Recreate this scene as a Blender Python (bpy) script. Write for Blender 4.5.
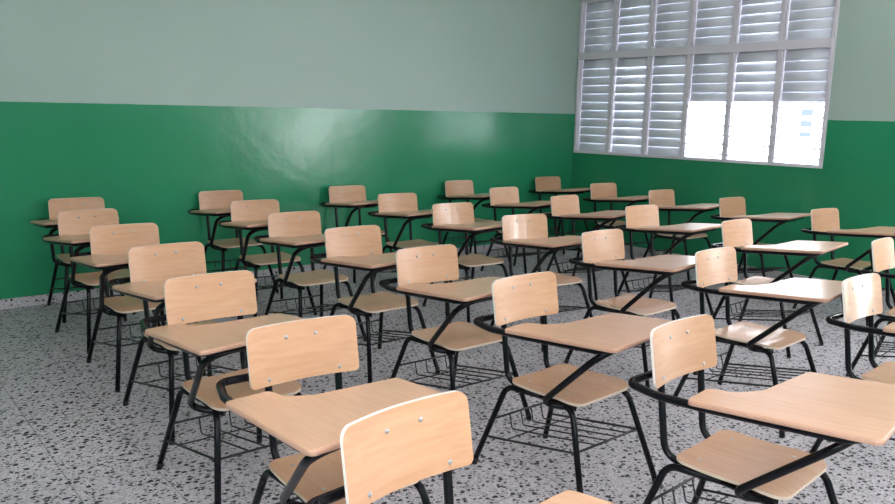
import bpy, bmesh, math, random
from mathutils import Vector, Matrix
scene = bpy.context.scene
for o in list(bpy.data.objects): bpy.data.objects.remove(o)
COL = scene.collection
PI = math.pi
random.seed(7)

# ------------------------------------------------------------------ camera
cd = bpy.data.cameras.new('camera'); cam = bpy.data.objects.new('camera', cd); COL.objects.link(cam)
cd.sensor_fit = 'HORIZONTAL'; cd.sensor_width = 36.0
cd.lens = 780.4 / 895 * 36.0
cd.clip_start = 0.05; cd.clip_end = 200
_r = Vector((0.778951, -0.626675, 0.02267)); _u = Vector((0.090256, 0.147815, 0.984888)); _f = Vector((0.620556, 0.765133, -0.171702))
m = Matrix.Identity(4)
for i in range(3):
    m[i][0] = _r[i]; m[i][1] = _u[i]; m[i][2] = -_f[i]
m[0][3], m[1][3], m[2][3] = 1.17393, -6.95892, 1.60539
cam.matrix_world = m
scene.camera = cam

# ------------------------------------------------------------------ view, world, lights
vs = scene.view_settings
scene.display_settings.display_device = 'sRGB'
vs.view_transform = 'Standard'; vs.look = 'None'; vs.gamma = 1.0; vs.use_curve_mapping = False
vs.exposure = 0.10
world = bpy.data.worlds.new('daylight'); scene.world = world; world.use_nodes = True
bg = world.node_tree.nodes['Background']
bg.inputs['Color'].default_value = (0.86, 0.93, 1.0, 1); bg.inputs['Strength'].default_value = 9.0

def area(name, loc, direction, sx, sy, power, color=(1, 1, 1), spread=PI):
    l = bpy.data.lights.new(name, 'AREA'); l.shape = 'RECTANGLE'; l.size = sx; l.size_y = sy
    l.energy = power; l.color = color; l.spread = spread
    o = bpy.data.objects.new(name, l); COL.objects.link(o); o.location = loc
    o.rotation_euler = Vector(direction).to_track_quat('-Z', 'Z').to_euler()
    return o
XW = 8.89; WS = 0.019            # window wall starts at the corner (XW,0), 1.1 degrees off square
XL = -0.6; YR = -10.6; ZC = 3.55
# daylight through the further windows of the room (all behind or beside the camera)
UPW = 0.85      # the louver blades throw the daylight upwards
area('daylight_window_two', (XW + 0.06, -5.55, 2.12), (-1, 0, UPW), 1.9, 1.7, 105, (1.0, 0.985, 1.0))
area('daylight_door', (XW + 0.10, -7.42, 1.08), (-1, 0, 0.1), 0.95, 2.1, 75, (1.0, 0.985, 1.0))
area('daylight_window_three', (XW + 0.06, -9.25, 2.12), (-1, 0, 0.5), 1.8, 1.7, 60, (1.0, 0.985, 1.0))
area('daylight_window_four', (XL + 0.04, -7.6, 2.12), (1, 0, 1.7), 3.5, 1.7, 325, (1.0, 0.97, 0.97), math.radians(130))
area('daylight_window_five', (1.0, YR + 0.04, 2.12), (0, 1, 1.7), 2.7, 1.7, 190, (1.0, 0.97, 0.97), math.radians(130))

# ------------------------------------------------------------------ materials
def new_mat(name):
    mt = bpy.data.materials.new(name); mt.use_nodes = True
    nt = mt.node_tree; b = nt.nodes['Principled BSDF']
    return mt, nt, b
def N(nt, t, **kw):
    n = nt.nodes.new(t)
    for k, v in kw.items(): setattr(n, k, v)
    return n
def math_n(nt, op, a=None, b=None):
    n = N(nt, 'ShaderNodeMath', operation=op)
    for i, v in enumerate((a, b)):
        if v is None: continue
        if isinstance(v, (int, float)): n.inputs[i].default_value = v
        else: nt.links.new(v, n.inputs[i])
    return n.outputs[0]
def ramp(nt, fac, stops, interp='LINEAR'):
    r = N(nt, 'ShaderNodeValToRGB'); r.color_ramp.interpolation = interp
    e = r.color_ramp.elements
    while len(e) < len(stops): e.new(0.5)
    for el, (p, c) in zip(e, stops): el.position = p; el.color = (*c, 1)
    nt.links.new(fac, r.inputs[0]); return r.outputs[0]
def mix(nt, fac, a, b, mode='MIX'):
    n = N(nt, 'ShaderNodeMix', data_type='RGBA', blend_type=mode)
    for i, v in ((0, fac), (6, a), (7, b)):
        if isinstance(v, (int, float)): n.inputs[i].default_value = v
        elif isinstance(v, tuple): n.inputs[i].default_value = (*v, 1)
        else: nt.links.new(v, n.inputs[i])
    return n.outputs[2]
def simple(name, col, rough, metal=0.0, coat=0.0, spec=0.5):
    mt, nt, b = new_mat(name)
    b.inputs['Base Color'].default_value = (*col, 1); b.inputs['Roughness'].default_value = rough
    b.inputs['Metallic'].default_value = metal; b.inputs['Coat Weight'].default_value = coat
    b.inputs['Coat Roughness'].default_value = 0.1
    b.inputs['Specular IOR Level'].default_value = spec
    return mt
def bump(nt, b, height, strength, dist):
    n = N(nt, 'ShaderNodeBump'); n.inputs['Strength'].default_value = strength; n.inputs['Distance'].default_value = dist
    nt.links.new(height, n.inputs['Height']); nt.links.new(n.outputs[0], b.inputs['Normal'])

def wood(name, along, light, dark, rough=0.3, coat=0.5, vary=0.0, crough=0.12):
    """pale varnished plywood veneer; grain runs along local x ('x') or y ('y')"""
    mt, nt, b = new_mat(name)
    tc = N(nt, 'ShaderNodeTexCoord'); oi = N(nt, 'ShaderNodeObjectInfo')
    off = N(nt, 'ShaderNodeVectorMath', operation='SCALE'); nt.links.new(tc.outputs['Object'], off.inputs[0]); off.inputs['Scale'].default_value = 1
    add = N(nt, 'ShaderNodeVectorMath', operation='ADD'); nt.links.new(off.outputs[0], add.inputs[0])
    cmb = N(nt, 'ShaderNodeCombineXYZ')
    rs = math_n(nt, 'MULTIPLY', oi.outputs['Random'], 37.0)
    for i in range(3): nt.links.new(rs, cmb.inputs[i])
    nt.links.new(cmb.outputs[0], add.inputs[1])
    mp = N(nt, 'ShaderNodeMapping')
    mp.inputs['Scale'].default_value = (3, 60, 60) if along == 'x' else (60, 3, 60)
    nt.links.new(add.outputs[0], mp.inputs[0])
    n1 = N(nt, 'ShaderNodeTexNoise'); n1.inputs['Scale'].default_value = 1.0; n1.inputs['Detail'].default_value = 4; n1.inputs['Distortion'].default_value = 0.4
    nt.links.new(mp.outputs[0], n1.inputs['Vector'])
    mp2 = N(nt, 'ShaderNodeMapping'); mp2.inputs['Scale'].default_value = (1.2, 9, 9) if along == 'x' else (9, 1.2, 9)
    nt.links.new(add.outputs[0], mp2.inputs[0])
    n2 = N(nt, 'ShaderNodeTexNoise'); n2.inputs['Scale'].default_value = 1.0; n2.inputs['Detail'].default_value = 2
    nt.links.new(mp2.outputs[0], n2.inputs['Vector'])
    f = math_n(nt, 'ADD', math_n(nt, 'MULTIPLY', n1.outputs[0], 0.55), math_n(nt, 'MULTIPLY', n2.outputs[0], 0.45))
    c = ramp(nt, f, [(0.32, dark), (0.62, light)])
    # board to board difference in tone
    tone = ramp(nt, oi.outputs['Random'], [(0.0, (0.90, 0.87, 0.84)), (1.0, (1.06, 1.04, 1.02))])
    c = mix(nt, 1.0, c, tone, 'MULTIPLY')
    nt.links.new(c, b.inputs['Base Color'])
    b.inputs['Roughness'].default_value = rough; b.inputs['Coat Weight'].default_value = coat; b.inputs['Coat Roughness'].default_value = crough
    b.inputs['Specular IOR Level'].default_value = 0.4
    if vary:     # some chairs kept their varnish, others are worn dull (object index)
        nt.links.new(math_n(nt, 'ADD', math_n(nt, 'MULTIPLY', oi.outputs['Object Index'], vary), coat), b.inputs['Coat Weight'])
    bump(nt, b, n1.outputs[0], 0.05, 0.002)
    return mt
WL = (0.64, 0.375, 0.228); WD = (0.55, 0.300, 0.168)
M_back = wood('beech_plywood_back', 'x', WL, WD, 0.42, 0.12, 0.45, 0.13)
M_tab = wood('beech_plywood_tablet', 'y', (0.70, 0.43, 0.285), (0.62, 0.36, 0.225), 0.40, 0.55, 0.0, 0.19)
M_seat = wood('beech_plywood_seat', 'y', (0.64, 0.38, 0.24), (0.55, 0.31, 0.18), 0.34, 0.4)
def edge_mat(name, c1, c2):
    mt, nt, b = new_mat(name)
    tc = N(nt, 'ShaderNodeTexCoord'); s = N(nt, 'ShaderNodeSeparateXYZ'); nt.links.new(tc.outputs['Object'], s.inputs[0])
    lvl = math_n(nt, 'SUBTRACT', s.outputs[2], math_n(nt, 'MULTIPLY', s.outputs[1], 0.092))
    lvl = math_n(nt, 'ADD', lvl, math_n(nt, 'MULTIPLY', s.outputs[0], 0.023))
    w = math_n(nt, 'SINE', math_n(nt, 'MULTIPLY', lvl, 1400.0))
    w = math_n(nt, 'ADD', math_n(nt, 'MULTIPLY', w, 0.5), 0.5)
    n = N(nt, 'ShaderNodeTexNoise'); n.inputs['Scale'].default_value = 40; nt.links.new(tc.outputs['Object'], n.inputs['Vector'])
    f = math_n(nt, 'ADD', math_n(nt, 'MULTIPLY', w, 0.6), math_n(nt, 'MULTIPLY', n.outputs[0], 0.4))
    nt.links.new(ramp(nt, f, [(0.2, c1), (0.8, c2)]), b.inputs['Base Color']); b.inputs['Roughness'].default_value = 0.5
    return mt
M_edge = edge_mat('tablet_ply_edge', (0.50, 0.265, 0.18), (0.70, 0.43, 0.31))
M_edgep = edge_mat('pale_ply_edge', (0.84, 0.75, 0.67), (0.92, 0.85, 0.79))
M_edges = edge_mat('seat_ply_edge', (0.62, 0.48, 0.36), (0.74, 0.60, 0.48))
M_black = simple('black_enamel_tube', (0.006, 0.006, 0.009), 0.15, 0, 0.0, 0.2)
M_wire = simple('black_enamel_wire', (0.012, 0.012, 0.014), 0.45)
M_rubber = simple('black_rubber', (0.012, 0.012, 0.012), 0.8)
M_steel = simple('zinc_bolt', (0.48, 0.46, 0.45), 0.36, 0.7)
M_white = simple('white_window_paint', (0.74, 0.70, 0.76), 0.42)
M_slat = simple('enamelled_louver', (0.80, 0.82, 0.90), 0.38)
M_lever = simple('bright_lever', (0.85, 0.85, 0.86), 0.35)
M_ceil = simple('ceiling_paint', (0.86, 0.86, 0.86), 0.8)

def wall_paint():
    mt, nt, b = new_mat('two_tone_wall_paint')
    g = N(nt, 'ShaderNodeNewGeometry'); s = N(nt, 'ShaderNodeSeparateXYZ'); nt.links.new(g.outputs['Position'], s.inputs[0])
    h = math_n(nt, 'SUBTRACT', s.outputs[2], 1.6275)
    h = math_n(nt, 'SUBTRACT', h, math_n(nt, 'MULTIPLY', s.outputs[0], 0.0047))
    h = math_n(nt, 'SUBTRACT', h, math_n(nt, 'MULTIPLY', s.outputs[1], 0.0055))
    nz = N(nt, 'ShaderNodeTexNoise'); nz.inputs['Scale'].default_value = 6; nt.links.new(g.outputs['Position'], nz.inputs['Vector'])
    h = math_n(nt, 'ADD', h, math_n(nt, 'MULTIPLY', math_n(nt, 'SUBTRACT', nz.outputs[0], 0.5), 0.006))
    up = math_n(nt, 'GREATER_THAN', h, 0.0)
    n2 = N(nt, 'ShaderNodeTexNoise'); n2.inputs['Scale'].default_value = 0.9; n2.inputs['Detail'].default_value = 5; nt.links.new(g.outputs['Position'], n2.inputs['Vector'])
    low = ramp(nt, n2.outputs[0], [(0.35, (0.022, 0.250, 0.115)), (0.65, (0.026, 0.275, 0.130))])
    hi = ramp(nt, n2.outputs[0], [(0.35, (0.38, 0.49, 0.43)), (0.65, (0.405, 0.515, 0.455))])
    nt.links.new(mix(nt, up, low, hi), b.inputs['Base Color'])
    rg = math_n(nt, 'ADD', math_n(nt, 'MULTIPLY', up, 0.28), 0.21)
    nt.links.new(rg, b.inputs['Roughness'])
    n3 = N(nt, 'ShaderNodeTexNoise'); n3.inputs['Scale'].default_value = 2.2; n3.inputs['Detail'].default_value = 6; n3.inputs['Roughness'].default_value = 0.55
    nt.links.new(g.outputs['Position'], n3.inputs['Vector'])
    bump(nt, b, n3.outputs[0], 0.35, 0.02)
    return mt
M_wall = wall_paint()

def terrazzo(name, joints=True):
    mt, nt, b = new_mat(name)
    g = N(nt, 'ShaderNodeNewGeometry'); pos = g.outputs['Position']
    dn = N(nt, 'ShaderNodeTexNoise'); dn.inputs['Scale'].default_value = 45; dn.inputs['Detail'].default_value = 2; nt.links.new(pos, dn.inputs['Vector'])
    sc = N(nt, 'ShaderNodeVectorMath', operation='SCALE'); sc.inputs['Scale'].default_value = 0.022; nt.links.new(dn.outputs['Color'], sc.inputs[0])
    ad = N(nt, 'ShaderNodeVectorMath', operation='ADD'); nt.links.new(pos, ad.inputs[0]); nt.links.new(sc.outputs[0], ad.inputs[1])
    def chips(scale, thr, rmin, rvar, seed):
        mp = N(nt, 'ShaderNodeMapping'); mp.inputs['Location'].default_value = (seed, seed * 1.7, 0.013); mp.inputs['Rotation'].default_value = (0, 0, seed)
        mp.inputs['Scale'].default_value = (1.0, 1.25, 1.0)
        nt.links.new(ad.outputs[0], mp.inputs[0])
        v = N(nt, 'ShaderNodeTexVoronoi', voronoi_dimensions='2D'); v.inputs['Scale'].default_value = scale
        if not joints: v.voronoi_dimensions = '3D'
        nt.links.new(mp.outputs[0], v.inputs['Vector'])
        sp = N(nt, 'ShaderNodeSeparateColor'); nt.links.new(v.outputs['Color'], sp.inputs[0])
        rad = math_n(nt, 'ADD', math_n(nt, 'MULTIPLY', sp.outputs[1], rvar), rmin)
        inside = math_n(nt, 'LESS_THAN', v.outputs['Distance'], rad)
        on = math_n(nt, 'GREATER_THAN', sp.outputs[0], thr)
        return math_n(nt, 'MULTIPLY', inside, on), sp.outputs[2]
    f = N(nt, 'ShaderNodeTexVoronoi'); f.inputs['Scale'].default_value = 120; nt.links.new(pos, f.inputs['Vector'])
    base = ramp(nt, math_n(nt, 'MULTIPLY', f.outputs['Color'], 1.0), [(0.0, (0.38, 0.355, 0.38)), (0.5, (0.53, 0.50, 0.53)), (1.0, (0.72, 0.68, 0.72))])
    big = N(nt, 'ShaderNodeTexNoise'); big.inputs['Scale'].default_value = 1.3; big.inputs['Detail'].default_value = 3; nt.links.new(pos, big.inputs['Vector'])
    base = mix(nt, 1.0, base, ramp(nt, big.outputs[0], [(0.3, (0.88, 0.88, 0.89)), (0.7, (1.04, 1.03, 1.03))]), 'MULTIPLY')
    m3, t3 = chips(60, 0.55, 0.10, 0.25, 2.1)
    c = mix(nt, m3, base, ramp(nt, t3, [(0.0, (0.10, 0.10, 0.10)), (0.5, (0.20, 0.18, 0.17)), (1.0, (0.66, 0.64, 0.64))]))
    m1, t1 = chips(28, 0.60, 0.16, 0.22, 0.4)
    c = mix(nt, m1, c, ramp(nt, t1, [(0.0, (0.012, 0.012, 0.016)), (0.8, (0.022, 0.022, 0.028)), (1.0, (0.05, 0.048, 0.05))]))
    m2, t2 = chips(46, 0.68, 0.14, 0.23, 5.3)
    c = mix(nt, m2, c, ramp(nt, t2, [(0.0, (0.015, 0.015, 0.02)), (1.0, (0.045, 0.045, 0.05))]))
    if joints:
        s = N(nt, 'ShaderNodeSeparateXYZ'); nt.links.new(pos, s.inputs[0])
        def joint(sock, o0):
            q = math_n(nt, 'FRACT', math_n(nt, 'DIVIDE', math_n(nt, 'SUBTRACT', sock, o0 - 34.5), 0.345))
            return math_n(nt, 'LESS_THAN', q, 0.014)
        j = math_n(nt, 'MAXIMUM', joint(s.outputs[0], 1.905), joint(s.outputs[1], -5.41))
        c = mix(nt, math_n(nt, 'MULTIPLY', j, 0.55), c, (0.06, 0.06, 0.062))
    nt.links.new(c, b.inputs['Base Color'])
    b.inputs['Roughness'].default_value = 0.5; b.inputs['Specular IOR Level'].default_value = 0.25
    return mt
M_floor = terrazzo('terrazzo_tiles'); M_skirt = terrazzo('terrazzo_skirting', False)

# ------------------------------------------------------------------ mesh helpers
def obj(name, bm, mats, parent=None, smooth=False):
    me = bpy.data.meshes.new(name); bm.to_mesh(me); bm.free()
    for mm in (mats if isinstance(mats, (list, tuple)) else [mats]): me.materials.append(mm)
    if smooth:
        for p in me.polygons: p.use_smooth = True
    o = bpy.data.objects.new(name, me); COL.objects.link(o)
    if parent: o.parent = parent
    return o
def add_box(bm, lo, hi, mtx=None):
    vs_ = [bm.verts.new((x, y, z)) for z in (lo[2], hi[2]) for y in (lo[1], hi[1]) for x in (lo[0], hi[0])]
    if mtx: 
        for v in vs_: v.co = mtx @ v.co
    for f in ((0, 2, 3, 1), (4, 5, 7, 6), (0, 1, 5, 4), (2, 6, 7, 3), (0, 4, 6, 2), (1, 3, 7, 5)):
        bm.faces.new([vs_[i] for i in f])
def fillet(pts, r, n=6):
    """polyline with rounded corners; r may be a list (per inner point)"""
    pts = [Vector(p) for p in pts]; out = [pts[0]]
    for i in range(1, len(pts) - 1):
        rr = r[i - 1] if isinstance(r, (list, tuple)) else r
        a = (pts[i - 1] - pts[i]); b = (pts[i + 1] - pts[i]); la, lb = a.length, b.length; a.normalize(); b.normalize()
        ang = a.angle(b); 
        if rr <= 0 or ang > PI - 0.02: out.append(pts[i]); continue
        d = min(rr / math.tan(ang / 2), la * 0.49, lb * 0.49); rr = d * math.tan(ang / 2)
        c = pts[i] + (a + b).normalized() * (rr / math.sin(ang / 2))
        s = pts[i] + a * d - c; e = pts[i] + b * d - c; ax = s.cross(e).normalized(); tot = s.angle(e)
        for k in range(n + 1): out.append(c + Matrix.Rotation(tot * k / n, 3, ax) @ s)
    out.append(pts[-1]); return out
def add_tube(bm, pts, r, seg=10, cap=True):
    pts = [Vector(p) for p in pts]; n = len(pts); rings = []
    t = (pts[1] - pts[0]).normalized(); up = Vector((0, 0, 1)) if abs(t.z) < 0.9 else Vector((1, 0, 0))
    nrm = (up - t * up.dot(t)).normalized()
    for i in range(n):
        if i == 0: tt = (pts[1] - pts[0]).normalized()
        elif i == n - 1: tt = (pts[-1] - pts[-2]).normalized()
        else: tt = ((pts[i + 1] - pts[i]).normalized() + (pts[i] - pts[i - 1]).normalized()).normalized()
        nrm = (nrm - tt * nrm.dot(tt)).normalized(); bn = tt.cross(nrm)
        rings.append([bm.verts.new(pts[i] + (nrm * math.cos(2 * PI * k / seg) + bn * math.sin(2 * PI * k / seg)) * r) for k in range(seg)])
    for i in range(n - 1):
        for k in range(seg):
            f = bm.faces.new((rings[i][k], rings[i][(k + 1) % seg], rings[i + 1][(k + 1) % seg], rings[i + 1][k])); f.smooth = True
    if cap:
        bm.faces.new(list(reversed(rings[0]))); bm.faces.new(rings[-1])
def tube(name, paths, r, mat, parent, seg=12):
    bm = bmesh.new()
    for p in paths: add_tube(bm, p, r, seg)
    bmesh.ops.recalc_face_normals(bm, faces=bm.faces)
    return obj(name, bm, mat, parent)
def plate(name, pos, rows, cols, th_vec, mats, parent):
    """curved solid sheet: pos(u,v)->Vector on the front face, th_vec(u,v) offset to the back face"""
    bm = bmesh.new(); F = []; B = []
    for v in rows:
        F.append([bm.verts.new(pos(u, v)) for u in cols]); B.append([bm.verts.new(pos(u, v) + th_vec(u, v)) for u in cols])
    R, C = len(rows), len(cols)
    for i in range(R - 1):
        for j in range(C - 1):
            f = bm.faces.new((F[i][j], F[i][j + 1], F[i + 1][j + 1], F[i + 1][j])); f.smooth = True
            f = bm.faces.new((B[i][j], B[i + 1][j], B[i + 1][j + 1], B[i][j + 1])); f.smooth = True
    loop = [(0, j) for j in range(C)] + [(i, C - 1) for i in range(1, R)] + [(R - 1, j) for j in range(C - 2, -1, -1)] + [(i, 0) for i in range(R - 2, 0, -1)]
    for k in range(len(loop)):
        a = loop[k]; b = loop[(k + 1) % len(loop)]
        f = bm.faces.new((F[a[0]][a[1]], B[a[0]][a[1]], B[b[0]][b[1]], F[b[0]][b[1]])); f.material_index = 1
        for e in f.edges:
            e.smooth = False
    for k in range(len(loop)):   # cross edges on the rim stay smooth
        a = loop[k]; e = bm.edges.get((F[a[0]][a[1]], B[a[0]][a[1]]))
        if e: e.smooth = True
    for f in bm.faces:
        if f.material_index == 1: f.smooth = True
    bmesh.ops.recalc_face_normals(bm, faces=bm.faces)
    return obj(name, bm, mats, parent)
def frange(a, b, n): return [a + (b - a) * i / n for i in range(n + 1)]

def thing(name, label, cat, loc=(0, 0, 0), rotz=0, group=None):
    o = bpy.data.objects.new(name, None); COL.objects.link(o); o.empty_display_size = 0.1
    o.location = loc; o.rotation_euler = (0, 0, rotz); o['label'] = label; o['category'] = cat
    if group: o['group'] = group
    return o
def struct(name, bm, mats, parent=None, smooth=False):
    o = obj(name, bm, mats, parent, smooth)
    if not parent: o['kind'] = 'structure'
    return o

# ------------------------------------------------------------------ room shell
bm = bmesh.new(); add_box(bm, (XL - 0.2, YR - 0.2, -0.1), (XW + 0.7, 0.2, 0.0)); struct('floor', bm, M_floor)
bm = bmesh.new(); add_box(bm, (XL - 0.2, YR - 0.2, ZC), (XW + 0.7, 0.2, ZC + 0.15)); struct('ceiling', bm, M_ceil)
bm = bmesh.new(); add_box(bm, (XL - 0.2, 0.0, 0), (XW + 0.7, 0.18, ZC)); struct('wall_back', bm, M_wall)
# window wall, in its own frame: origin at the corner, local x runs along the wall towards the camera, local y outwards
RW = Matrix.Translation((XW, 0, 0)) @ Matrix.Rotation(-PI / 2 + math.atan(WS), 4, 'Z')   # local +x -> world -y (slightly +x)
def wall_with_holes(bm, length, height, thick, holes, mtx):
    xs = sorted({0, length} | {h[0] for h in holes} | {h[1] for h in holes})
    for i in range(len(xs) - 1):
        a, b = xs[i], xs[i + 1]; mid = (a + b) / 2
        hs = [h for h in holes if h[0] < mid < h[1]]
        if not hs: add_box(bm, (a, 0, 0), (b, thick, height), mtx)
        else:
            h = hs[0]
            if h[2] > 0: add_box(bm, (a, 0, 0), (b, thick, h[2]), mtx)
            add_box(bm, (a, 0, h[3]), (b, thick, height), mtx)
W1 = (0.012, 3.245, 1.175, 3.075)
W2 = (4.55, 6.55, 1.175, 3.075); WDR = (6.90, 7.95, 0.0, 2.15); W5 = (8.30, 10.2, 1.175, 3.075)
bm = bmesh.new(); wall_with_holes(bm, -YR, ZC, 0.16, [W1, W2, WDR, W5], RW); struct('wall_right', bm, M_wall)
# left and rear walls, behind the camera
LW = Matrix.Translation((XL, YR, 0)) @ Matrix.Rotation(PI / 2, 4, 'Z')
W3 = (1.2, 4.8, 1.175, 3.075)
bm = bmesh.new(); wall_with_holes(bm, -YR, ZC, 0.16, [W3], LW); struct('wall_left', bm, M_wall)
FW = Matrix.Translation((XL, YR, 0)) @ Matrix.Rotation(0, 4, 'Z') @ Matrix.Scale(-1, 4, (0, 1, 0))
W4 = (0.2, 3.0, 1.175, 3.075)
bm = bmesh.new(); wall_with_holes(bm, XW - XL + 0.3, ZC, 0.16, [W4], FW); bmesh.ops.recalc_face_normals(bm, faces=bm.faces); struct('wall_front', bm, M_wall)
# terrazzo skirting
bm = bmesh.new(); add_box(bm, (XL, -0.012, 0), (XW - 0.002, -0.0005, 0.08)); struct('baseboard_back', bm, M_skirt)
bm = bmesh.new(); add_box(bm, (0.012, -0.012, 0), (6.85, -0.0005, 0.08), RW); struct('baseboard_right', bm, M_skirt)

# ------------------------------------------------------------------ louvered windows
def slat_mesh(bm, x0, x1, zc, yc, tilt, depth, mtx, n=5):
    """one pressed metal louver blade running along local x; tilt 90 deg = closed (upright), 0 = flat open"""
    prof = []
    for k in range(n + 1):
        s = -0.5 + k / n; prof.append((s * depth, 0.006 * math.cos(PI * s) - 0.003 + 0.003 * s))
    ca, sa = math.cos(tilt), math.sin(tilt); t = 0.0035
    top = []; bot = []
    for (d, h) in prof:      # blade leans outwards at the top
        for lst, hh in ((top, h + t / 2), (bot, h - t / 2)):
            y = yc + d * ca - hh * sa; z = zc + d * sa + hh * ca
            lst.append([bm.verts.new(mtx @ Vector((x, y, z))) for x in (x0, x1)])
    for k in range(n):
        f = bm.faces.new((top[k][0], top[k][1], top[k + 1][1], top[k + 1][0])); f.smooth = True
        f = bm.faces.new((bot[k][0], bot[k + 1][0], bot[k + 1][1], bot[k][1])); f.smooth = True
    for e in (0, 1):
        bm.faces.new([top[k][e] for k in range(n + 1)] + [bot[k][e] for k in range(n, -1, -1)])
    bm.faces.new((top[0][0], bot[0][0], bot[0][1], top[0][1])); bm.faces.new((top[n][0], top[n][1], bot[n][1], bot[n][0]))

def louver_window(name, label, W, mtx, ncol, cfg_low, cfg_up, zmid=(2.347, 2.435)):
    root = bpy.data.objects.new(name, None); COL.objects.link(root); root['kind'] = 'structure'
    x0, x1, z0, z1 = W
    ft = 0.030; y0, y1 = -0.012, 0.10
    bm = bmesh.new()
    add_box(bm, (x0, y0, z0), (x1, y1, z0 + 0.032), mtx); add_box(bm, (x0, y0, z1 - 0.034), (x1, y1, z1), mtx)
    add_box(bm, (x0, y0, z0 + 0.032), (x0 + ft, y1, z1 - 0.034), mtx); add_box(bm, (x1 - ft, y0, z0 + 0.032), (x1, y1, z1 - 0.034), mtx)
    bmesh.ops.recalc_face_normals(bm, faces=bm.faces); obj('window_frame', bm, M_white, root)
    bm = bmesh.new(); add_box(bm, (x0 + ft, y0 - 0.004, zmid[0]), (x1 - ft, y1 - 0.004, zmid[1]), mtx)
    bmesh.ops.recalc_face_normals(bm, faces=bm.faces); obj('transom', bm, M_white, root)
    pitch = (x1 - x0 - ft) / ncol
    for i in range(1, ncol):
        xm = x0 + ft / 2 + pitch * i
        for za, zb in ((z0 + 0.032, zmid[0]), (zmid[1], z1 - 0.034)):
            bm = bmesh.new(); add_box(bm, (xm - 0.019, y0 + 0.006, za), (xm + 0.019, y1 - 0.005, zb), mtx)
            bmesh.ops.recalc_face_normals(bm, faces=bm.faces); obj('mullion', bm, M_white, root)
    for i in range(ncol):
        xa = x0 + ft / 2 + pitch * i + 0.021; xb = x0 + ft / 2 + pitch * (i + 1) - 0.021
        for part, (za, zb, ns) in enumerate(((z0 + 0.034, zmid[0] - 0.002, 11), (zmid[1] + 0.002, z1 - 0.036, 6))):
            tilts = (cfg_low if part == 0 else cfg_up)[i]
            step = (zb - za) / ns
            bm = bmesh.new()
            for k in range(ns):
                tl = tilts(k) if callable(tilts) else tilts
                slat_mesh(bm, xa + 0.014, xb - 0.014, za + step * (k + 0.5), 0.045, math.radians(tl), 0.113, mtx)
            bmesh.ops.recalc_face_normals(bm, faces=bm.faces)
            lp = obj('louver_panel', bm, M_slat, root)
            # pivot channels with clips at both ends of the blades
            for xx in (xa + 0.004, xb - 0.012):
                bm = bmesh.new(); add_box(bm, (xx, 0.004, za), (xx + 0.008, 0.058, zb), mtx)
                for k in range(ns):
                    zc = za + step * (k + 0.5); add_box(bm, (xx - 0.003, -0.006, zc - 0.010), (xx + 0.011, 0.010, zc + 0.012), mtx)
                bmesh.ops.recalc_face_normals(bm, faces=bm.faces); obj('pivot_channel', bm, M_white, lp)
            # operating lever
            zl = za + step * (1.6 if part == 0 else 0.6)
            if part == 0:
                bm = bmesh.new()
                p = [mtx @ Vector(q) for q in ((xb - 0.016, 0.0, zl), (xb - 0.016, -0.030, zl + 0.012), (xb - 0.045, -0.052, zl - 0.012))]
                add_tube(bm, p, 0.0075, 8); bmesh.ops.recalc_face_normals(bm, faces=bm.faces); obj('crank_lever', bm, M_lever, lp)
    return root
half = lambda k: 9 if k < 6 else 83
half2 = lambda k: 9 if k < 6 else 76
louver_window('window_1', '', W1, RW, 6, [82, 76, 81, half, half2, half], [83, 80, 83, 82, 79, 83])
louver_window('window_2', '', W2, RW, 4, [35] * 4, [60] * 4)
louver_window('window_5', '', W5, RW, 4, [35] * 4, [60] * 4)
dr = bpy.data.objects.new('door_1', None); COL.objects.link(dr); dr['kind'] = 'structure'
bm = bmesh.new(); add_box(bm, (6.85, -0.02, 0), (6.90, 0.17, 2.20), RW); add_box(bm, (7.95, -0.02, 0), (8.0, 0.17, 2.20), RW); add_box(bm, (6.90, -0.02, 2.15), (7.95, 0.17, 2.20), RW)
bmesh.ops.recalc_face_normals(bm, faces=bm.faces); obj('door_frame', bm, M_white, dr)
louver_window('window_3', '', W3, LW, 6, [35] * 6, [60] * 6)
louver_window('window_4', '', W4, FW, 5, [35] * 5, [60] * 5)

# pale neighbouring building glimpsed through the open blades
nb = thing('neighbouring_building', 'pale building seen through the open lower louvers, three small windows one above another', 'building', (71.0, 28.0, 0))
bm = bmesh.new(); add_box(bm, (0, -14, -3), (8, 14, 10)); obj('facade', bm, simple('white_facade', (0.85, 0.87, 0.9), 0.9), nb)
M_pane = simple('dim_window', (0.045, 0.058, 0.075), 0.5)
for zc in (2.65, 1.62, 0.62):
    bm = bmesh.new(); add_box(bm, (-0.05, -0.25, zc - 0.30), (0.02, 0.80, zc + 0.30)); obj('window', bm, M_pane, nb)


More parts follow.
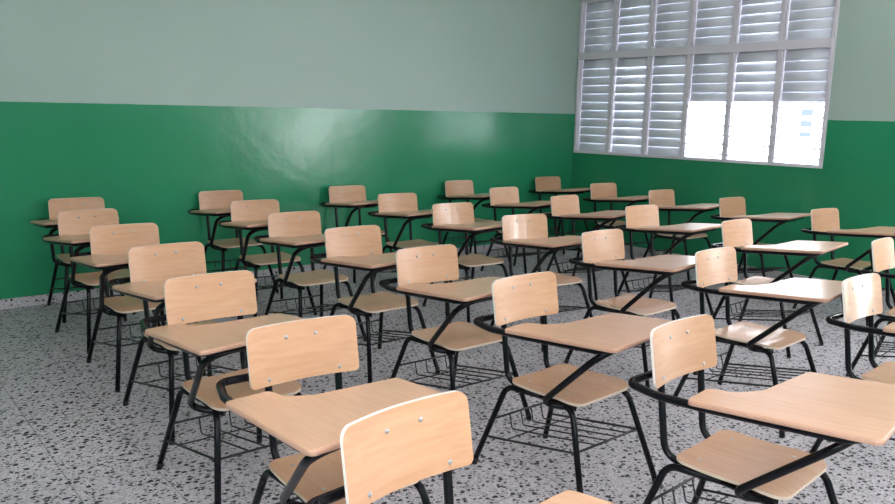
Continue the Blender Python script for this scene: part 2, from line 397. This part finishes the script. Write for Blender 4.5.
# ------------------------------------------------------------------ tablet-arm chair (local: x = sitter's right, y = forward)
ZSEAT = 0.445
def tab_top(x, y): return 0.736 + 0.092 * (y - 0.1) + 0.023 * (0.25 - x)
def make_chair(label):
    t = thing('tablet_arm_chair', label, 'chair')
    # ---- backrest: curved plywood, 420 x 203 mm, corners rounded
    HW, ZB, ZT = 0.210, 0.674, 0.877
    rt, rb = 0.034, 0.020
    def hw(z):
        w = HW
        if z > ZT - rt: d = z - (ZT - rt); w = HW - rt + math.sqrt(max(0, rt * rt - d * d))
        if z < ZB + rb: d = (ZB + rb) - z; w = HW - rb + math.sqrt(max(0, rb * rb - d * d))
        return w
    def yb(x, z): return -0.035 * (z - ZB) / (ZT - ZB) - 0.028 * (1 - (x / HW) ** 2)
    rows = [ZB + rb - rb * math.cos(a) for a in frange(0, PI / 2, 6)] + frange(ZB + rb, ZT - rt, 8)[1:-1] + [ZT - rt + rt * math.sin(a) for a in frange(0, PI / 2, 7)]
    br = plate('backrest', lambda u, z: Vector((u * hw(z), yb(u * hw(z), z), z)), rows, frange(-1, 1, 20),
               lambda u, z: Vector((0, -0.0115, 0)), [M_back, M_edgep], t)
    for (bx, bz) in ((0.057, 0.827), (-0.057, 0.827), (0.137, 0.696), (-0.137, 0.696)):
        bm = bmesh.new(); y = yb(bx, bz)
        prof = [(0.0088, -0.001), (0.0088, 0.0010), (0.0070, 0.0030), (0.0035, 0.0042), (0.0, 0.0045)]
        rings = [[bm.verts.new((bx + r * math.cos(a), y + h, bz + r * math.sin(a))) for a in frange(0, 2 * PI, 12)[:-1]] for r, h in [(q[0] * 0.86, q[1]) for q in prof[:-1]]]
        top = bm.verts.new((bx, y + prof[-1][1], bz))
        for i in range(len(rings) - 1):
            for k in range(12): bm.faces.new((rings[i][k], rings[i][(k + 1) % 12], rings[i + 1][(k + 1) % 12], rings[i + 1][k]))
        for k in range(12): bm.faces.new((rings[-1][k], rings[-1][(k + 1) % 12], top))
        bm.faces.new(rings[0]); bmesh.ops.recalc_face_normals(bm, faces=bm.faces)
        obj('bolt', bm, M_steel, br, True)
    # ---- seat: dished sheet with a waterfall front edge
    Y0, Y1 = 0.062, 0.465
    ra, rf = 0.050, 0.065
    def shw(y):
        w = 0.197 + (0.208 - 0.197) * (y - Y0) / (Y1 - Y0)
        if y < Y0 + ra: d = (Y0 + ra) - y; w = w - ra + math.sqrt(max(0, ra * ra - d * d))
        if y > Y1 - rf: d = y - (Y1 - rf); w = w - rf + math.sqrt(max(0, rf * rf - d * d))
        return w
    def sz(x, y):
        s = (y - Y0) / (Y1 - Y0)
        return ZSEAT + 0.005 * (1 - s) ** 2 - 0.006 * math.sin(PI * min(1, s / 0.7)) - 0.014 * max(0, (s - 0.75) / 0.25) ** 2 + 0.008 * (x / 0.2) ** 2 * (1 - s) + 0.002 - 0.013 * (1 - s) + 0.008 * s
    rows = [Y0 + ra - ra * math.cos(a) for a in frange(0, PI / 2, 6)] + frange(Y0 + ra, Y1 - rf, 8)[1:-1] + [Y1 - rf + rf * math.sin(a) for a in frange(0, PI / 2, 8)]
    st = plate('seat', lambda u, y: Vector((u * shw(y), y + 0.04 * u * shw(y), sz(u * shw(y), y))), rows, frange(-1, 1, 16),
               lambda u, y: Vector((0, 0, -0.0115)), [M_seat, M_edges], t)
    for (bx, by) in ((0.125, 0.13), (-0.125, 0.13), (0.13, 0.36), (-0.13, 0.36)):
        bm = bmesh.new(); z = sz(bx, by)
        rings = [[bm.verts.new((bx + r * math.cos(a), by + 0.04 * bx + r * math.sin(a), z + h)) for a in frange(0, 2 * PI, 10)[:-1]] for r, h in ((0.008, -0.001), (0.0075, 0.001), (0.004, 0.0016))]
        for i in range(2):
            for k in range(10): bm.faces.new((rings[i][k], rings[i][(k + 1) % 10], rings[i + 1][(k + 1) % 10], rings[i + 1][k]))
        bm.faces.new(rings[2]); bm.faces.new(rings[0]); bmesh.ops.recalc_face_normals(bm, faces=bm.faces)
        obj('bolt', bm, M_steel, st, True)
    # ---- tablet: L-shaped writing board
    P = [(0.386, 0.215, 0.022), (0.384, 0.785, 0.022), (-0.142, 0.732, 0.022), (-0.132, 0.372, 0.016), (0.150, 0.352, 0.05), (0.226, 0.300, 0.045), (0.235, 0.205, 0.020)]
    outl = []
    for i in range(len(P)):
        a = Vector(P[i - 1][:2]).to_3d(); b = Vector(P[i][:2]).to_3d(); c = Vector(P[(i + 1) % len(P)][:2]).to_3d()
        a2 = b + (a - b) * 0.5; c2 = b + (c - b) * 0.5
        seg = fillet([a2, b, c2], P[i][2], 6)[1:-1]; outl += seg
    bm = bmesh.new(); TH = 0.018
    layers = [(0.0, -TH + 0.002), (0.0, -0.0035), (0.0015, -0.0010), (0.0045, 0.0)]
    n = len(outl); area2 = sum(outl[i].x * outl[(i + 1) % n].y - outl[(i + 1) % n].x * outl[i].y for i in range(n))
    sg = 1 if area2 > 0 else -1
    nrm = []
    for i in range(n):
        d = (outl[(i + 1) % n] - outl[i - 1]).normalized(); nrm.append(Vector((-d.y, d.x, 0)) * sg)   # inward
    rings = []
    for (ins, dz) in [(0.003, -TH)] + layers:
        ring = []
        for i in range(n):
            q = outl[i] + nrm[i] * ins; ring.append(bm.verts.new((q.x, q.y, tab_top(q.x, q.y) + dz)))
        rings.append(ring)
    for k in range(len(rings) - 1):
        for i in range(n):
            f = bm.faces.new((rings[k][i], rings[k][(i + 1) % n], rings[k + 1][(i + 1) % n], rings[k + 1][i])); f.smooth = True
            f.material_index = 1 if k < 3 else 0
    for ring in (rings[0], rings[-1]): bm.faces.new(ring)
    bmesh.ops.recalc_face_normals(bm, faces=bm.faces)
    for f in bm.faces:
        if len(f.verts) > 4:
            for e in f.edges: e.smooth = False
    tb = obj('tablet', bm, [M_tab, M_edge], t); tb['label'] = 'wooden writing tablet with reddish layered edge'
    # ---- steel frame
    def atz(x, y): return tab_top(x, y) - TH - 0.0125
    arm = fillet([(-0.10, -0.060, 0.704), (0.300, -0.060, 0.704), (0.338, 0.09, 0.706), (0.346, 0.25, atz(0.346, 0.25)), (0.352, 0.72, atz(0.352, 0.72) + 0.001), (-0.02, 0.692, atz(-0.02, 0.692))],
                 [0.055, 0.3, 0.3, 0.06], 7)
    tube('arm_tube', [arm], 0.0142, M_black, t, 12)
    brace = fillet([(0.150, 0.43, 0.408), (0.252, 0.318, 0.420), (0.330, 0.690, atz(0.330, 0.69) - 0.010), (0.10, 0.690, atz(0.10, 0.69) - 0.010)], [0.04, 0.09], 9)
    tube('arm_brace', [brace], 0.0138, M_black, t, 12)
    hoop = fillet([(-0.118, 0.33, 0.414), (-0.132, 0.005, 0.402), (-0.137, -0.033, 0.70), (-0.134, -0.068, 0.828), (0.134, -0.068, 0.828), (0.137, -0.033, 0.70), (0.132, 0.005, 0.402), (0.118, 0.33, 0.414)],
                  [0.065, 0.4, 0.06, 0.06, 0.4, 0.065], 7)
    tube('back_frame', [hoop], 0.0132, M_black, t, 12)
    for s in (1, -1):
        for kind in (0, 1):
            if kind == 0: pts = [(s * 0.246, -0.083, 0.012), (s * 0.180, 0.046, 0.402), (s * 0.166, 0.25, 0.412)]
            else: pts = [(s * 0.254, 0.576, 0.012), (s * 0.186, 0.440, 0.412), (s * 0.166, 0.25, 0.412)]
            lg = tube('leg', [fillet(pts, 0.06, 7)], 0.0134, M_black, t, 12)
            d = (Vector(pts[1]) - Vector(pts[0])).normalized()
            tube('foot_cap', [[Vector(pts[0]) - Vector((0, 0, 0.012)), Vector(pts[0]) + d * 0.022]], 0.0137, M_rubber, lg, 12)
    # cross bars under the seat
    tube('cross_bar', [[(-0.168, 0.145, 0.404), (0.168, 0.145, 0.404)], [(-0.17, 0.345, 0.410), (0.17, 0.345, 0.410)]], 0.008, M_black, t, 8)
    # ---- wire book rack
    bm = bmesh.new()
    zr, zf = 0.145, 0.245
    def leg_r(z): k = (z - 0.012) / 0.408; return 0.246 + (0.178 - 0.246) * k, -0.083 + 0.103 * k
    def leg_f(z): k = (z - 0.012) / 0.390; return 0.254 + (0.186 - 0.254) * k, 0.576 - 0.140 * k
    xr, yr = leg_r(zr); xf, yf = leg_f(zf); xu, yu = leg_r(0.222)
    for s in (1, -1): add_tube(bm, [(s * xr, yr, zr), (s * xf, yf, zf)], 0.0056, 6)
    add_tube(bm, [(-xf - 0.02, yf - 0.004, zf), (xf + 0.02, yf - 0.004, zf)], 0.0056, 6)
    add_tube(bm, [(-xu, yu, 0.222), (xu, yu, 0.222)], 0.0056, 6)
    for x in (-0.140, -0.070, 0.0, 0.075):
        yk = yu + 0.02; zz = lambda y: zr + (zf - zr) * (y - yr) / (yf - yr)
        add_tube(bm, fillet([(x, yu, 0.222), (x, yk, zz(yk)), (x, yf - 0.004, zf)], 0.012, 4), 0.0037, 6)
    for y in (0.08,): z = zr + (zf - zr) * (y - yr) / (yf - yr) - 0.006; xx = xr + (xf - xr) * (y - yr) / (yf - yr); add_tube(bm, [(-xx, y, z), (xx, y, z)], 0.0037, 6)
    bmesh.ops.recalc_face_normals(bm, faces=bm.faces); obj('book_rack', bm, M_wire, t)
    return t
def dup(root, loc, rotz, label):
    r = root.copy(); COL.objects.link(r); r.location = loc; r.rotation_euler = (0, 0, rotz); r['label'] = label
    for ch in list(root.children):
        c = ch.copy(); COL.objects.link(c); c.parent = r
        for g in list(ch.children):
            d = g.copy(); COL.objects.link(d); d.parent = c
    return r
CH = [
 ('A1', 2.805, -0.160, -0.044, 'tablet-arm chair standing in the back left corner against the green wall, leftmost chair of all'),
 ('A2', 2.677, -1.015, 0.085, 'tablet-arm chair second from the green wall in the far left column, overlapping the corner chair'),
 ('A3', 2.666, -1.889, -0.009, 'tablet-arm chair third from the green wall in the leftmost column'),
 ('A4', 2.630, -2.765, 0.045, 'tablet-arm chair in the middle of the leftmost column, fourth from the green wall'),
 ('A5', 2.511, -3.657, 0.014, 'tablet-arm chair of the leftmost column, in front left, its whole tablet over the speckled floor'),
 ('A6', 2.461, -4.606, -0.042, 'large front chair with full tablet and black arm loop, directly behind the nearest backrest'),
 ('A7', 2.287, -5.485, 0.096, 'nearest chair, its big backrest cut by the bottom edge of the picture'),
 ('B1', 4.062, -0.094, -0.009, 'tablet-arm chair touching the back green wall in the second column from the left'),
 ('B2', 3.990, -0.962, -0.067, 'tablet-arm chair second from the green wall in the second column from the left'),
 ('B3', 3.901, -1.816, -0.041, 'tablet-arm chair third from the green wall in the second column from the left'),
 ('B4', 3.869, -2.687, -0.010, 'tablet-arm chair fourth from the green wall in the second column, left of the picture centre'),
 ('B5', 3.805, -3.568, -0.019, 'tablet-arm chair at the picture centre, just behind and left of the fully visible chair'),
 ('B6', 3.707, -4.453, 0.030, 'fully visible chair in the lower centre with angled brace and wire rack beneath its seat'),
 ('B7', 3.613, -5.381, 0.059, 'big chair at lower right with the widest tablet, front of the second column'),
 ('C1', 5.393, -0.136, -0.052, 'tablet-arm chair against the back wall, third from the left of the rearmost row'),
 ('C2', 5.400, -1.016, -0.082, 'tablet-arm chair second from the green wall in the third column'),
 ('C3', 5.347, -1.905, -0.073, 'tablet-arm chair with a bright glint on its pinkish backrest, third in the middle column'),
 ('C4', 5.339, -2.776, -0.132, 'pale pinkish-backed chair with window glare on its backrest, fourth in the middle column'),
 ('C5', 5.203, -3.659, 0.017, 'tablet-arm chair just behind and right of the fully visible lower centre chair'),
 ('C6', 5.194, -4.510, 0.022, 'tablet-arm chair with glaring white tablet behind the big lower right chair'),
 ('C7', 5.092, -5.374, 0.024, 'pale glossy backrest chair at the right edge with its tablet cut off by the frame'),
 ('D1', 6.909, -0.106, 0.023, 'tablet-arm chair against the back wall, fourth from left in rearmost row'),
 ('D2', 6.804, -0.977, 0.033, 'tablet-arm chair second from the back wall in the fourth column'),
 ('D3', 6.749, -1.892, 0.078, 'tablet-arm chair third from the back wall in the fourth column, beneath the left window panels'),
 ('D4', 6.726, -2.813, -0.052, 'tablet-arm chair fourth in the fourth column, its front tablet half whitened by the window'),
 ('D5', 6.565, -3.817, 0.031, 'tablet-arm chair with white shining tablet in the fourth column, fifth from the back wall'),
 ('D6', 6.524, -4.884, 0.114, 'chair at the far right edge showing only its slanted backrest and part of its frame'),
 ('E1', 8.353, -0.118, -0.060, 'darkest chair in the back right corner below the window'),
 ('E2', 8.260, -1.094, -0.070, 'shaded brown chair second from the back corner, beneath the window'),
 ('E3', 8.191, -1.950, -0.037, 'shaded brown chair third from the back corner along the window wall'),
 ('E4', 8.164, -2.801, -0.045, 'shaded brown chair fourth along the window wall, just right of centre beneath the window'),
 ('E5', 8.025, -3.782, -0.088, 'shaded brown chair at the right along the green window wall, nearest of that column'),
]
GROUP = 'wooden tablet-arm chairs in columns across the classroom'
first = None
for (code, x, y, th, lab) in CH:
    if first is None:
        first = make_chair(lab); first['group'] = GROUP
        first.location = (x, y, 0); first.rotation_euler = (0, 0, PI + th)
        c = first
    else: c = dup(first, (x, y, 0), PI + th, lab)
    if code in ('C3', 'C4', 'C7'):
        for k in c.children:
            if k.name.startswith('backrest'): k.pass_index = 1
